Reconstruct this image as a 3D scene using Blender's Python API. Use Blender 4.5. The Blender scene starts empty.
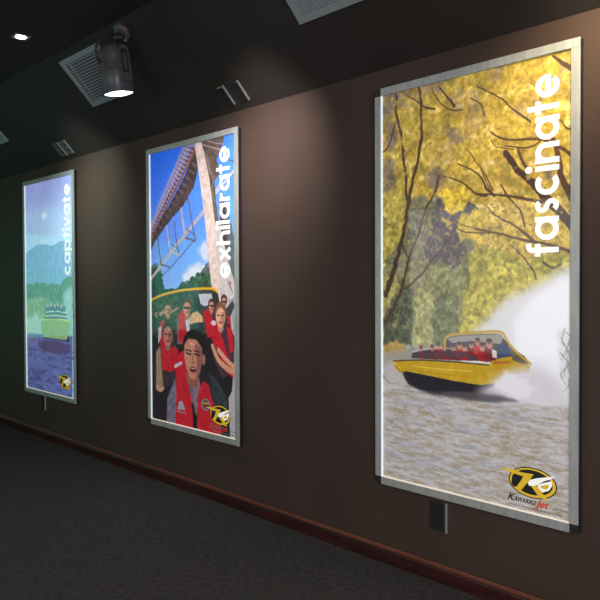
import bpy, bmesh, math, random
import numpy as np
from mathutils import Vector, Matrix

C = bpy.context.scene.collection
scene = bpy.context.scene

# ------------------------------------------------------------------ camera
PITCH, YAW, ROLL = -0.0222, 0.8182, -0.0039
cam_data = bpy.data.cameras.new('camera')
cam_data.sensor_width = 36.0
cam_data.lens = 36.0 * 720.0 / 600.0
cam_data.clip_start = 0.05
camera = bpy.data.objects.new('camera', cam_data)
C.objects.link(camera)
fw = Vector((-math.sin(YAW) * math.cos(PITCH), math.cos(YAW) * math.cos(PITCH), math.sin(PITCH)))
rt0 = Vector((math.cos(YAW), math.sin(YAW), 0))
up0 = rt0.cross(fw)
rt = math.cos(ROLL) * rt0 + math.sin(ROLL) * up0
up = -math.sin(ROLL) * rt0 + math.cos(ROLL) * up0
mw = Matrix(((rt.x, up.x, -fw.x), (rt.y, up.y, -fw.y), (rt.z, up.z, -fw.z))).to_4x4()
mw.translation = Vector((0.0, -3.3481, 1.2226))
camera.matrix_world = mw
scene.camera = camera

# ------------------------------------------------------------------ world, large lights, exposure
world = bpy.data.worlds.new('world')
scene.world = world
world.use_nodes = True
world.node_tree.nodes['Background'].inputs['Color'].default_value = (0.02, 0.02, 0.022, 1)
world.node_tree.nodes['Background'].inputs['Strength'].default_value = 0.3
scene.view_settings.view_transform = 'Standard'
scene.view_settings.look = 'None'
scene.view_settings.exposure = 0.0
scene.view_settings.gamma = 1.0

def area_light(name, loc, rot, sx, sy, energy, color):
    l = bpy.data.lights.new(name, 'AREA')
    l.shape = 'RECTANGLE'; l.size = sx; l.size_y = sy
    l.energy = energy; l.color = color
    o = bpy.data.objects.new(name, l); C.objects.link(o)
    o.location = loc; o.rotation_euler = rot
    return o
area_light('overhead_fill', (1.2, -4.6, 3.1), (math.radians(0), 0, 0), 3.0, 2.5, 130.0, (1.0, 0.93, 0.86))  # unseen fill added overhead to raise the ambient level
# added fill panel at the right wall, lifts floor, ceiling and wall
area_light('right_fill', (2.9, -4.2, 1.5), (0, math.radians(90), 0), 2.4, 3.6, 260.0, (1.0, 0.95, 0.93))
# large soft fill added at the back wall to brighten the left side
area_light('back_fill', (-4.0, -6.8, 1.3), (math.radians(90), 0, 0), 8.0, 2.4, 95.0, (1.0, 0.94, 0.90))
SPOT_NEAR, SPOT_MID, SPOT_FAR, SPOT_SEEN = 150.0, 290.0, 200.0, 45.0
WINDOW_GLOW = 0.8
PRINT_GLOW = 0.62

# ------------------------------------------------------------------ helpers
FLOOR = -0.494
WALL = 0.04          # wall plane; the light boxes stand 4 cm off it
ZC = 2.5240          # where wall and sloped ceiling meet
PHI = 0.8017
LSL = 0.95           # length of the slope
CEIL = ZC + LSL * math.sin(PHI)
YC = WALL - LSL * math.cos(PHI)
XL, XR, YB = -14.0, 3.2, -7.0

def link(name, me, mats, parent=None, loc=(0, 0, 0)):
    o = bpy.data.objects.new(name, me)
    C.objects.link(o)
    if not isinstance(mats, (list, tuple)): mats = [mats]
    for m in mats: me.materials.append(m)
    o.location = loc
    if parent is not None: o.parent = parent
    return o

class MB:
    """collects shapes into one mesh"""
    def __init__(s): s.v = []; s.f = []; s.m = []; s.sm = []
    def add(s, vs, fs, mat=0, smooth=False):
        b = len(s.v)
        s.v += [tuple(v) for v in vs]
        for f in fs:
            s.f.append([b + i for i in f]); s.m.append(mat); s.sm.append(smooth)
    def box(s, x0, x1, y0, y1, z0, z1, mat=0, M=None):
        vs = [Vector((x, y, z)) for x in (x0, x1) for y in (y0, y1) for z in (z0, z1)]
        if M is not None: vs = [M @ v for v in vs]
        s.add(vs, [(0, 1, 3, 2), (4, 6, 7, 5), (0, 4, 5, 1), (2, 3, 7, 6), (0, 2, 6, 4), (1, 5, 7, 3)], mat)
    def loft(s, rings, mat=0, smooth=True, cap0=True, cap1=True):
        n = len(rings[0]); vs = [p for r in rings for p in r]; fs = []
        for i in range(len(rings) - 1):
            for j in range(n):
                k = (j + 1) % n
                fs.append((i * n + j, i * n + k, (i + 1) * n + k, (i + 1) * n + j))
        s.add(vs, fs, mat, smooth)
        if cap0: s.add(rings[0], [tuple(range(n))[::-1]], mat)
        if cap1: s.add(rings[-1], [tuple(range(n))], mat)
    def tube(s, pts, r, n=8, mat=0):
        pts = [Vector(p) for p in pts]; rings = []
        prev = None
        for i, p in enumerate(pts):
            t = (pts[min(i + 1, len(pts) - 1)] - pts[max(i - 1, 0)]).normalized()
            if prev is None:
                a = t.orthogonal().normalized()
            else:
                a = (prev - t * prev.dot(t)).normalized()
            prev = a; b = t.cross(a)
            rr = r[i] if isinstance(r, (list, tuple)) else r
            rings.append([p + rr * (math.cos(q) * a + math.sin(q) * b) for q in [2 * math.pi * k / n for k in range(n)]])
        s.loft(rings, mat)
    def build(s, name, mats, parent=None, bevel=0, M=None, seg=2):
        me = bpy.data.meshes.new(name)
        vs = s.v if M is None else [tuple(M @ Vector(v)) for v in s.v]
        me.from_pydata(vs, [], s.f)
        for p, m, q in zip(me.polygons, s.m, s.sm): p.material_index = m; p.use_smooth = q
        bm = bmesh.new(); bm.from_mesh(me); bmesh.ops.recalc_face_normals(bm, faces=bm.faces); bm.to_mesh(me); bm.free()
        me.update()
        o = link(name, me, mats, parent)
        if bevel:
            b = o.modifiers.new('bevel', 'BEVEL'); b.width = bevel; b.segments = seg; b.limit_method = 'ANGLE'
        return o

def empty(name, label, cat, loc=(0, 0, 0), rot=(0, 0, 0), group=None):
    o = bpy.data.objects.new(name, None); C.objects.link(o)
    o.empty_display_size = 0.1
    o.location = loc; o.rotation_euler = rot
    o['label'] = label; o['category'] = cat
    if group: o['group'] = group
    return o

def mat(name, col, rough=0.6, metal=0.0, spec=0.5, emit=None, es=0.0, coat=0.0):
    m = bpy.data.materials.new(name); m.use_nodes = True
    b = m.node_tree.nodes['Principled BSDF']
    b.inputs['Base Color'].default_value = (*col, 1)
    b.inputs['Roughness'].default_value = rough
    b.inputs['Metallic'].default_value = metal
    b.inputs['Specular IOR Level'].default_value = spec
    b.inputs['Coat Weight'].default_value = coat
    if emit:
        b.inputs['Emission Color'].default_value = (*emit, 1)
        b.inputs['Emission Strength'].default_value = es
    return m

def noisy(m, c1, c2, scale, detail=4, bump=0.0, bscale=None, bdist=0.002, stretch=(1, 1, 1), lo=0.35, hi=0.65):
    nt = m.node_tree; b = nt.nodes['Principled BSDF']
    tc = nt.nodes.new('ShaderNodeTexCoord'); mp = nt.nodes.new('ShaderNodeMapping')
    mp.inputs['Scale'].default_value = stretch
    nt.links.new(tc.outputs['Object'], mp.inputs['Vector'])
    n = nt.nodes.new('ShaderNodeTexNoise'); n.inputs['Scale'].default_value = scale; n.inputs['Detail'].default_value = detail
    nt.links.new(mp.outputs['Vector'], n.inputs['Vector'])
    r = nt.nodes.new('ShaderNodeValToRGB')
    r.color_ramp.elements[0].position = lo; r.color_ramp.elements[1].position = hi
    r.color_ramp.elements[0].color = (*c1, 1); r.color_ramp.elements[1].color = (*c2, 1)
    nt.links.new(n.outputs['Fac'], r.inputs['Fac']); nt.links.new(r.outputs['Color'], b.inputs['Base Color'])
    if bump:
        n2 = nt.nodes.new('ShaderNodeTexNoise'); n2.inputs['Scale'].default_value = bscale or scale; n2.inputs['Detail'].default_value = 3
        nt.links.new(mp.outputs['Vector'], n2.inputs['Vector'])
        bp = nt.nodes.new('ShaderNodeBump'); bp.inputs['Strength'].default_value = bump; bp.inputs['Distance'].default_value = bdist
        nt.links.new(n2.outputs['Fac'], bp.inputs['Height']); nt.links.new(bp.outputs['Normal'], b.inputs['Normal'])
    return m

# ------------------------------------------------------------------ materials
m_wall = noisy(mat('brown_wall_paint', (0.05, 0.035, 0.03), 0.62, spec=0.3), (0.046, 0.0285, 0.0235), (0.053, 0.0335, 0.028), 1.3, 3, 0.25, 60, 0.001)
m_ceiling = noisy(mat('dark_ceiling_paint', (0.02, 0.018, 0.018), 0.7, spec=0.3), (0.019, 0.0155, 0.0145), (0.023, 0.0185, 0.0175), 1.0, 3, 0.2, 40, 0.001)
m_backwall = mat('plain_room_paint', (0.12, 0.10, 0.09), 0.8)
m_carpet = noisy(mat('charcoal_carpet', (0.05, 0.05, 0.05), 0.95, spec=0.15), (0.052, 0.049, 0.048), (0.092, 0.087, 0.084), 30, 10, 1.0, 260, 0.008, lo=0.3, hi=0.7)
m_board = noisy(mat('mahogany_board', (0.05, 0.014, 0.014), 0.22, spec=0.55), (0.022, 0.007, 0.008), (0.05, 0.016, 0.015), 7, 6, stretch=(0.35, 1, 4), lo=0.3, hi=0.75)
m_cap = noisy(mat('mahogany_cap', (0.2, 0.06, 0.035), 0.4), (0.11, 0.034, 0.022), (0.17, 0.055, 0.034), 8, 4, stretch=(0.25, 1, 4))
m_alu = noisy(mat('brushed_aluminium', (0.5, 0.5, 0.5), 0.42, metal=0.35), (0.38, 0.41, 0.42), (0.46, 0.49, 0.495), 30, 2, stretch=(1, 1, 0.2))
m_side = mat('dark_anodised_side', (0.02, 0.02, 0.028), 0.45, metal=0.3)
m_corner = mat('black_plastic_corner', (0.012, 0.013, 0.015), 0.5)
m_edge = mat('lit_acrylic_edge', (0.8, 0.85, 0.9), 0.3, emit=(0.85, 0.92, 1.0), es=0.5)
m_edge_warm = mat('lit_acrylic_edge_warm', (0.9, 0.85, 0.75), 0.3, emit=(1.0, 0.84, 0.66), es=0.38)
m_white = mat('white_print', (0.72, 0.71, 0.70), 0.5, emit=(0.80, 0.79, 0.78), es=PRINT_GLOW, coat=1.0)
m_ink_black = mat('black_print', (0.012, 0.012, 0.014), 0.5, coat=1.0)
m_ink_yellow = mat('yellow_print', (0.60, 0.40, 0.02), 0.5, emit=(0.60, 0.38, 0.02), es=PRINT_GLOW * 0.8, coat=1.0)
m_ink_red = mat('red_print', (0.5, 0.02, 0.02), 0.5, emit=(0.5, 0.02, 0.02), es=PRINT_GLOW * 0.8, coat=1.0)
m_ink_grey = mat('grey_print', (0.2, 0.2, 0.22), 0.5, coat=1.0)
m_grille = mat('grey_grille_metal', (0.28, 0.32, 0.35), 0.45, metal=0.3)
m_grille_glow = mat('pale_grille_back', (0.42, 0.46, 0.5), 0.5)  # pale colour stands in for light in the egg-crate openings
m_grille_dark = mat('dark_duct', (0.02, 0.022, 0.025), 0.8)
m_plate_sheen = mat('outlet_plate_painted_sheen', (0.09, 0.11, 0.105), 0.3)  # black plate painted lighter, a greenish reflection put into its colour
m_plate = mat('black_outlet_plate', (0.018, 0.020, 0.019), 0.35)
m_hole = mat('outlet_socket_black', (0.004, 0.004, 0.004), 0.6)
m_strip = mat('chrome_strip', (0.55, 0.57, 0.6), 0.3, metal=0.7)
m_clip = mat('yellow_clip', (0.5, 0.33, 0.03), 0.5)
m_lamp = mat('lamp_housing_grey', (0.075, 0.075, 0.09), 0.42, metal=0.2)
m_lamp_dark = mat('lamp_black_trim', (0.022, 0.022, 0.026), 0.4)
m_lens = mat('lamp_lens_lit', (0.9, 0.9, 0.9), 0.3, emit=(0.95, 0.97, 1.0), es=6.0)
m_cable = mat('black_cable', (0.015, 0.015, 0.017), 0.5)
m_warm_lens = mat('downlight_lit', (0.9, 0.85, 0.75), 0.3, emit=(1.0, 0.85, 0.6), es=9.0)
m_trim = mat('downlight_trim', (0.25, 0.27, 0.3), 0.35, metal=0.6)
m_window = mat('teal_daylight_glass', (0.05, 0.3, 0.25), 0.2, emit=(0.10, 1.0, 0.68), es=WINDOW_GLOW)
m_frame_dark = mat('window_frame_dark', (0.02, 0.02, 0.02), 0.5)

# ------------------------------------------------------------------ the room
def struct(name, mb, mats, **k):
    o = mb.build(name, mats, **k); o['kind'] = 'structure'; return o

def quad(name, pts, m):
    b = MB(); b.add(pts, [(0, 1, 2, 3)]); return struct(name, b, m)

TH = 0.1
b = MB(); b.box(XL - TH, XR + TH, YB - TH, WALL + TH, FLOOR - TH, FLOOR); struct('floor', b, m_carpet)
b = MB(); b.box(XL, XR, WALL, WALL + TH, FLOOR, ZC + 0.12); struct('wall_front', b, m_wall)
# sloped and flat ceiling: one slab profile extruded along the room
n_up = Vector((0, math.sin(PHI), math.cos(PHI))) * TH
prof = [(WALL, ZC), (YC, CEIL), (YC + n_up.y, CEIL + n_up.z), (WALL + n_up.y, ZC + n_up.z)]
b = MB(); b.loft([[Vector((x, y, z)) for y, z in prof] for x in (XL, XR)], smooth=False); struct('ceiling_slope', b, m_ceiling)
b = MB(); b.box(XL, XR, YB, YC, CEIL, CEIL + TH); struct('ceiling', b, m_ceiling)
b = MB(); b.box(XR, XR + TH, YB, WALL + TH, FLOOR, CEIL + TH); struct('wall_right', b, m_backwall)
BX0, BX1, BZ0, BZ1 = -13.4, -8.8, 0.30, 2.30      # second window, in the back wall
b = MB(); b.box(XL, BX0, YB - TH, YB, FLOOR, CEIL + TH); b.box(BX1, XR, YB - TH, YB, FLOOR, CEIL + TH)
b.box(BX0, BX1, YB - TH, YB, FLOOR, BZ0); b.box(BX0, BX1, YB - TH, YB, BZ1, CEIL + TH); struct('wall_back', b, m_backwall)
b = MB(); b.box(BX0, BX1, YB - 0.07, YB - 0.05, BZ0, BZ1); win2 = struct('window_2', b, m_window)
b = MB()
for k in range(4):
    x = BX0 + 0.03 + (BX1 - BX0 - 0.06) * k / 3; b.box(x - 0.03, x + 0.03, YB - 0.049, YB - 0.01, BZ0 + .06, BZ1 - .06)
b.box(BX0, BX1, YB - 0.049, YB - 0.01, BZ0, BZ0 + 0.06); b.box(BX0, BX1, YB - 0.049, YB - 0.01, BZ1 - 0.06, BZ1)
b.build('window_frame', m_frame_dark, win2)
# left end wall with a wide green-glass window
WY0, WY1, WZ0, WZ1 = -6.6, -1.7, 0.10, 2.30
b = MB()
b.box(XL - TH, XL, YB, WY0, FLOOR, CEIL + TH); b.box(XL - TH, XL, WY1, WALL + TH, FLOOR, CEIL + TH)
b.box(XL - TH, XL, WY0, WY1, FLOOR, WZ0); b.box(XL - TH, XL, WY0, WY1, WZ1, CEIL + TH)
struct('wall_left', b, m_backwall)
b = MB(); b.box(XL - 0.07, XL - 0.05, WY0, WY1, WZ0, WZ1); win = struct('window_1', b, m_window)
b = MB()
for k in (0, 1.1, 4):
    y = WY0 + (WY1 - WY0) * k / 4
    b.box(XL - 0.05, XL - 0.01, y - 0.04 + (0.04 if k == 0 else 0) - (0.04 if k == 4 else 0), y + 0.04 + (0.04 if k == 0 else 0) - (0.04 if k == 4 else 0), WZ0, WZ1)
b.box(XL - 0.049, XL - 0.011, WY0, WY1, WZ0, WZ0 + 0.08); b.box(XL - 0.049, XL - 0.011, WY0, WY1, WZ1 - 0.08, WZ1)
b.build('window_frame', m_frame_dark, win)
# skirting: tall glossy board with a lighter projecting cap
b = MB(); b.box(XL, XR, WALL - 0.018, WALL, FLOOR, FLOOR + 0.080, 0)
b.box(XL, XR, WALL - 0.012, WALL, FLOOR + 0.080, FLOOR + 0.086, 0)
bo = struct('baseboard_front', b, m_board, bevel=0.003)
b = MB(); b.box(XL, XR, WALL - 0.022, WALL, FLOOR + 0.086, FLOOR + 0.112)
b.build('baseboard_cap', m_cap, bo, bevel=0.005)

# ------------------------------------------------------------------ printed pictures
def fbm(X, Y, scale, seed, octs=4):
    rng = np.random.RandomState(seed); out = np.zeros_like(X); amp = 1.0; tot = 0
    for o in range(octs):
        g = rng.rand(64, 64); x = X / scale; y = Y / scale
        xi = np.floor(x).astype(int); yi = np.floor(y).astype(int); fx = x - xi; fy = y - yi
        fx = fx * fx * (3 - 2 * fx); fy = fy * fy * (3 - 2 * fy)
        a = g[yi % 64, xi % 64]; b_ = g[yi % 64, (xi + 1) % 64]; c = g[(yi + 1) % 64, xi % 64]; d = g[(yi + 1) % 64, (xi + 1) % 64]
        out += amp * ((a * (1 - fx) + b_ * fx) * (1 - fy) + (c * (1 - fx) + d * fx) * fy)
        tot += amp; amp *= 0.55; scale = scale / 2.03
    return out / tot

def Q(s): return [tuple(float(t) for t in p.split(',')) for p in s.split()]

class Paint:
    """a printed picture in millimetres from its top left corner"""
    def __init__(s, w, h, step):
        s.step = step; s.nx = int(w / step) + 1; s.ny = int(h / step) + 1
        s.k = 2
        xs = (np.arange(s.nx * s.k) + 0.5) * w / (s.nx * s.k); ys = (np.arange(s.ny * s.k) + 0.5) * h / (s.ny * s.k)
        s.X, s.Y = np.meshgrid(xs, ys); s.w = w; s.h = h
        s.I = np.zeros(s.X.shape + (3,))
    def blend(s, m, col, a=1.0):
        m = (m * a)[..., None]
        s.I = s.I * (1 - m) + np.asarray(col, float) * m
    def win(s, x0, x1, y0, y1):
        sx = s.w / s.X.shape[1]; sy = s.h / s.X.shape[0]
        i0 = max(int(x0 / sx) - 1, 0); i1 = min(int(x1 / sx) + 2, s.X.shape[1]); j0 = max(int(y0 / sy) - 1, 0); j1 = min(int(y1 / sy) + 2, s.X.shape[0])
        return slice(j0, max(j1, j0)), slice(i0, max(i1, i0))
    def put(s, sl, m, col, a=1.0):
        m = (m * a)[..., None]; s.I[sl] = s.I[sl] * (1 - m) + np.asarray(col, float) * m
    def poly(s, pts, col, rough=0, rscale=60, a=1.0, seed=3, tex=0, soft=0):
        xs = [p[0] for p in pts]; ys = [p[1] for p in pts]; e = rough * 1.2 + soft * 2 + 2
        sl = s.win(min(xs) - e, max(xs) + e, min(ys) - e, max(ys) + e)
        X = s.X[sl]; Y = s.Y[sl]
        if X.size == 0: return
        if rough:
            X = X + (fbm(s.X[sl], s.Y[sl], rscale, seed) - 0.5) * 2 * rough
            Y = Y + (fbm(s.X[sl] + 999, s.Y[sl], rscale, seed + 7) - 0.5) * 2 * rough
        inside = np.zeros(X.shape, bool); n = len(pts)
        for i in range(n):
            x1, y1 = pts[i]; x2, y2 = pts[(i + 1) % n]
            if y1 == y2: continue
            c = ((y1 > Y) != (y2 > Y)) & (X < (x2 - x1) * (Y - y1) / (y2 - y1) + x1)
            inside ^= c
        m = inside.astype(float)
        if soft:
            r = max(1, int(soft / (s.w / s.X.shape[1])))
            for ax in (0, 1):
                for _ in range(2):
                    P = np.pad(m, [(r, r) if q == ax else (0, 0) for q in (0, 1)], mode='edge'); c = np.cumsum(P, axis=ax)
                    L = m.shape[ax]
                    c = np.concatenate([np.zeros_like(np.take(c, [0], axis=ax)), c], axis=ax)
                    m = (np.take(c, range(2 * r + 1, 2 * r + 1 + L), axis=ax) - np.take(c, range(0, L), axis=ax)) / (2 * r + 1)
        cc = np.asarray(col, float)
        if tex:
            t = (fbm(s.X[sl], s.Y[sl], 30, seed + 20, 4) - 0.5) * 2 * tex
            cc = np.clip(cc * (1 + t[..., None]), 0, 255)
        s.put(sl, m, cc, a)
    def ell(s, cx, cy, rx, ry, col, ang=0, **k):
        c, d = math.cos(ang), math.sin(ang)
        s.poly([(cx + rx * math.cos(t) * c - ry * math.sin(t) * d, cy + rx * math.cos(t) * d + ry * math.sin(t) * c) for t in [2 * math.pi * i / 28 for i in range(28)]], col, **k)
    def line(s, pts, w0, w1, col, a=1.0, wob=0, seed=5):
        e = max(w0, w1) + wob + 3; n = len(pts)
        if n > 2:   # smooth the polyline
            P = []
            for i in range(n - 1):
                p0 = pts[max(i - 1, 0)]; p1 = pts[i]; p2 = pts[i + 1]; p3 = pts[min(i + 2, n - 1)]
                for t in (0, .33, .67):
                    P.append(tuple(0.5 * (2 * p1[q] + (p2[q] - p0[q]) * t + (2 * p0[q] - 5 * p1[q] + 4 * p2[q] - p3[q]) * t * t + (-p0[q] + 3 * p1[q] - 3 * p2[q] + p3[q]) * t ** 3) for q in (0, 1)))
            P.append(pts[-1]); pts = P; n = len(pts)
        for i in range(n - 1):
            (x1, y1), (x2, y2) = pts[i], pts[i + 1]
            sl = s.win(min(x1, x2) - e, max(x1, x2) + e, min(y1, y2) - e, max(y1, y2) + e)
            X = s.X[sl]; Y = s.Y[sl]
            if X.size == 0: continue
            if wob: X = X + (fbm(X, Y, 40, seed, 2) - 0.5) * 2 * wob
            dx, dy = x2 - x1, y2 - y1; L = dx * dx + dy * dy + 1e-9
            t = np.clip(((X - x1) * dx + (Y - y1) * dy) / L, 0, 1)
            d = np.hypot(X - x1 - t * dx, Y - y1 - t * dy)
            w = (w0 + (w1 - w0) * (i + t) / (n - 1)) / 2
            m = np.clip((w - d) / 2.0 + 0.5, 0, 1)
            s.put(sl, m, col, a)
    def noise(s, amp, scale, seed, tint=(1, 1, 1)):
        s.I = np.clip(s.I * (1 + ((fbm(s.X, s.Y, scale, seed) - 0.5) * 2 * amp)[..., None] * np.array(tint)), 0, 255)
    def mesh(s, name, parent, x0, y, ztop, mt):
        k = s.k; A = s.I.reshape(s.ny, k, s.nx, k, 3).mean(axis=(1, 3)) / 255.0
        A = np.clip(A, 0, 1); lin = np.where(A <= 0.04045, A / 12.92, ((A + 0.055) / 1.055) ** 2.4)
        nx, ny = s.nx, s.ny
        gx, gz = np.meshgrid(np.linspace(0, s.w / 1000, nx), np.linspace(0, s.h / 1000, ny))
        co = np.stack([x0 + gx, np.full_like(gx, y), ztop - gz], -1).reshape(-1, 3)
        idx = np.arange(nx * ny).reshape(ny, nx)
        q = np.stack([idx[:-1, :-1], idx[1:, :-1], idx[1:, 1:], idx[:-1, 1:]], -1).reshape(-1, 4)
        me = bpy.data.meshes.new(name)
        me.vertices.add(len(co)); me.vertices.foreach_set('co', co.ravel().astype(np.float32))
        me.loops.add(q.size); me.loops.foreach_set('vertex_index', q.ravel().astype(np.int32))
        me.polygons.add(len(q)); me.polygons.foreach_set('loop_start', np.arange(0, q.size, 4, dtype=np.int32))
        me.update(calc_edges=True)
        ca = me.color_attributes.new('print', 'FLOAT_COLOR', 'POINT')
        rgba = np.concatenate([lin.reshape(-1, 3), np.ones((nx * ny, 1))], 1)
        ca.data.foreach_set('color', rgba.ravel().astype(np.float32))
        return link(name, me, mt, parent)

def print_mat(name, glow, gloss=0.04):
    m = bpy.data.materials.new(name); m.use_nodes = True; nt = m.node_tree; bs = nt.nodes['Principled BSDF']
    at = nt.nodes.new('ShaderNodeAttribute'); at.attribute_name = 'print'
    nt.links.new(at.outputs['Color'], bs.inputs['Base Color']); nt.links.new(at.outputs['Color'], bs.inputs['Emission Color'])
    bs.inputs['Emission Strength'].default_value = glow
    bs.inputs['Roughness'].default_value = 0.6; bs.inputs['Coat Weight'].default_value = 1.0; bs.inputs['Coat Roughness'].default_value = gloss
    bs.inputs['Specular IOR Level'].default_value = 0.2
    return m

# ---- lettering: geometric strokes in units of the x-height (x to the right, y up)
def arc(cx, cy, r, a0, a1, n=22):
    return [(cx + r * math.cos(math.radians(a0 + (a1 - a0) * i / n)), cy + r * math.sin(math.radians(a0 + (a1 - a0) * i / n))) for i in range(n + 1)]
SW = 0.235; RR = 0.5 - SW / 2
GL = {
 'a': (1.03, [arc(.5, .5, RR, 0, 360), [(1.0 - SW / 2 + .02, 1.0), (1.0 - SW / 2 + .02, 0)]]),
 'c': (.93, [arc(.5, .5, RR, 48, 312)]),
 'e': (1.0, [arc(.5, .5, RR, 0, 318), [(.1, .47), (.99, .47)]]),
 'f': (.60, [[(.28, 0), (.28, 1.1)] + arc(.28 + .17, 1.1, .17, 180, 95, 8) + [(.58, 1.275)], [(.0, .88), (.56, .88)]]),
 'h': (.90, [[(SW / 2, 0), (SW / 2, 1.38)], [(.9 - SW / 2, 0), (.9 - SW / 2, .55)] + arc(.45, .55, .45 - SW / 2, 0, 180, 14)]),
 'i': (SW, [[(SW / 2, 0), (SW / 2, 1.0)], 'dot']),
 'l': (SW, [[(SW / 2, 0), (SW / 2, 1.38)]]),
 'n': (.90, [[(SW / 2, 0), (SW / 2, 1.0)], [(.9 - SW / 2, 0), (.9 - SW / 2, .55)] + arc(.45, .55, .45 - SW / 2, 0, 180, 14)]),
 'p': (1.03, [arc(.53, .5, RR, 0, 360), [(SW / 2, 1.0), (SW / 2, -.38)]]),
 'r': (.55, [[(SW / 2, 0), (SW / 2, 1.0)], arc(.45, .53, .45 - SW / 2, 180, 75, 10)]),
 's': (.72, [arc(.36, .70, .19, 35, 250, 14) + arc(.36, .30, .19, 70, -145, 14)]),
 't': (.58, [[(.28, 0), (.28, 1.34)], [(0, .88), (.56, .88)]]),
 'v': (.92, [[(.12, 1.0), (.46, .02)], [(.80, 1.0), (.46, .02)]]),
 'x': (.92, [[(.13, 1.0), (.79, 0)], [(.79, 1.0), (.13, 0)]]),
}
def glyph_polys(ch):
    w, strokes = GL[ch]; out = []
    for st in strokes:
        if st == 'dot':
            out.append(('fan', arc(SW / 2, 1.28, .155, 0, 360, 20)[:-1])); continue
        L = []; R_ = []; n = len(st)
        closed = math.hypot(st[0][0] - st[-1][0], st[0][1] - st[-1][1]) < 1e-6 and n > 3
        hw = SW / 2 * (0.92 if ch in 's' else 1)
        for i in range(n):
            a = st[i - 1] if i else (st[-2] if closed else st[0]); c = st[i + 1] if i < n - 1 else (st[1] if closed else st[-1])
            dx, dy = c[0] - a[0], c[1] - a[1]; l = math.hypot(dx, dy) or 1
            L.append((st[i][0] - dy / l * hw, st[i][1] + dx / l * hw)); R_.append((st[i][0] + dy / l * hw, st[i][1] - dx / l * hw))
        out.append(('strip', L, R_))
    return w, out
def lettering(word, parent, base_x, xh, z_start, z_end, y, gap=0.10):
    """word running upwards; base_x = baseline (metres along the wall), letter tops to the left"""
    total = sum(GL[c][0] for c in word) + gap * (len(word) - 1)
    k = (z_end - z_start) / total
    b = MB(); pen = 0.0; T = 0.0012
    for ch in word:
        w, polys = glyph_polys(ch)
        def P(p, dy): return (base_x - p[1] * xh, y - dy, z_start + (pen + p[0]) * k)
        for n_, po in enumerate(polys):
            t = T + n_ * 0.0003
            if po[0] == 'fan':
                r0 = [P(p, 0) for p in po[1]]; r1 = [P(p, t) for p in po[1]]
                b.loft([r0, r1], smooth=False)
            else:
                _, L, R_ = po
                for i in range(len(L) - 1):
                    q = [L[i], L[i + 1], R_[i + 1], R_[i]]
                    b.loft([[P(p, 0) for p in q], [P(p, t) for p in q]], smooth=False, cap0=False)
        pen += w + gap
    return b.build('lettering', m_white, parent)

def emblem(parent, cx, cz, rx, rz, y, tail=True):
    """oval emblem: black oval, yellow crescent ring, black field, yellow 7 and leg, white blade"""
    b = MB(); lay = [0]
    def shape(pts, m):
        lay[0] += 1; d = 0.0006 * lay[0]
        P = [(cx + px * rx, y - d, cz + pz * rz) for px, pz in pts]
        b.loft([[(p[0], y, p[2]) for p in P], P], m, smooth=False, cap0=False)
    def oval(a, c, ox, oz, m): shape([(ox + a * math.cos(t), oz + c * math.sin(t)) for t in [2 * math.pi * i / 40 for i in range(40)]], m)
    oval(1.0, 1.0, 0, 0, 0); oval(.95, .93, 0, 0, 1)
    def g(s_, m):       # the strokes of the mark, traced from the print and squared up
        shape([((px - 312) / 160, -((py - 210) - .17 * (px - 312)) / 92) for px, py in Q(s_)], m)
    oval(.84, .80, -.015, .03, 0)
    g('172,215 176,185 196,168 236,175 214,205 198,238 186,232', 0)
    g('90,121 180,128 245,148 322,158 300,186 240,254 200,244 236,200 254,170 225,164 170,148', 1)
    g('305,228 338,222 416,314 398,310 352,284', 1)
    g('284,208 300,190 350,180 460,168 430,186 395,196 330,226 294,226', 2)
    g('346,218 436,196 442,222 422,252 380,264 356,240', 2)
    g('366,226 420,216 424,230 404,246 376,240', 1)
    return b.build('emblem', [m_ink_black, m_ink_yellow, m_white], parent)

def words(txt, parent, x, z, size, y, m, shear=0.0, name='caption', width=None):
    cu = bpy.data.curves.new(name, 'FONT'); cu.body = txt; cu.size = size; cu.shear = shear; cu.extrude = 0.0004; cu.offset = size * 0.018
    tmp = bpy.data.objects.new(name + '_source', cu); C.objects.link(tmp)
    dg = bpy.context.evaluated_depsgraph_get(); me = bpy.data.meshes.new_from_object(tmp.evaluated_get(dg))
    C.objects.unlink(tmp); bpy.data.objects.remove(tmp); me.name = name
    mx = max(v.co.x for v in me.vertices) or 1
    kx = width / mx if width else 1.0
    for v in me.vertices:
        v.co = Vector((x + v.co.x * kx, y - 0.0008 + v.co.z * -1.0, z + v.co.y))
    me.materials.clear()
    return link(name, me, m, parent)

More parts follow.
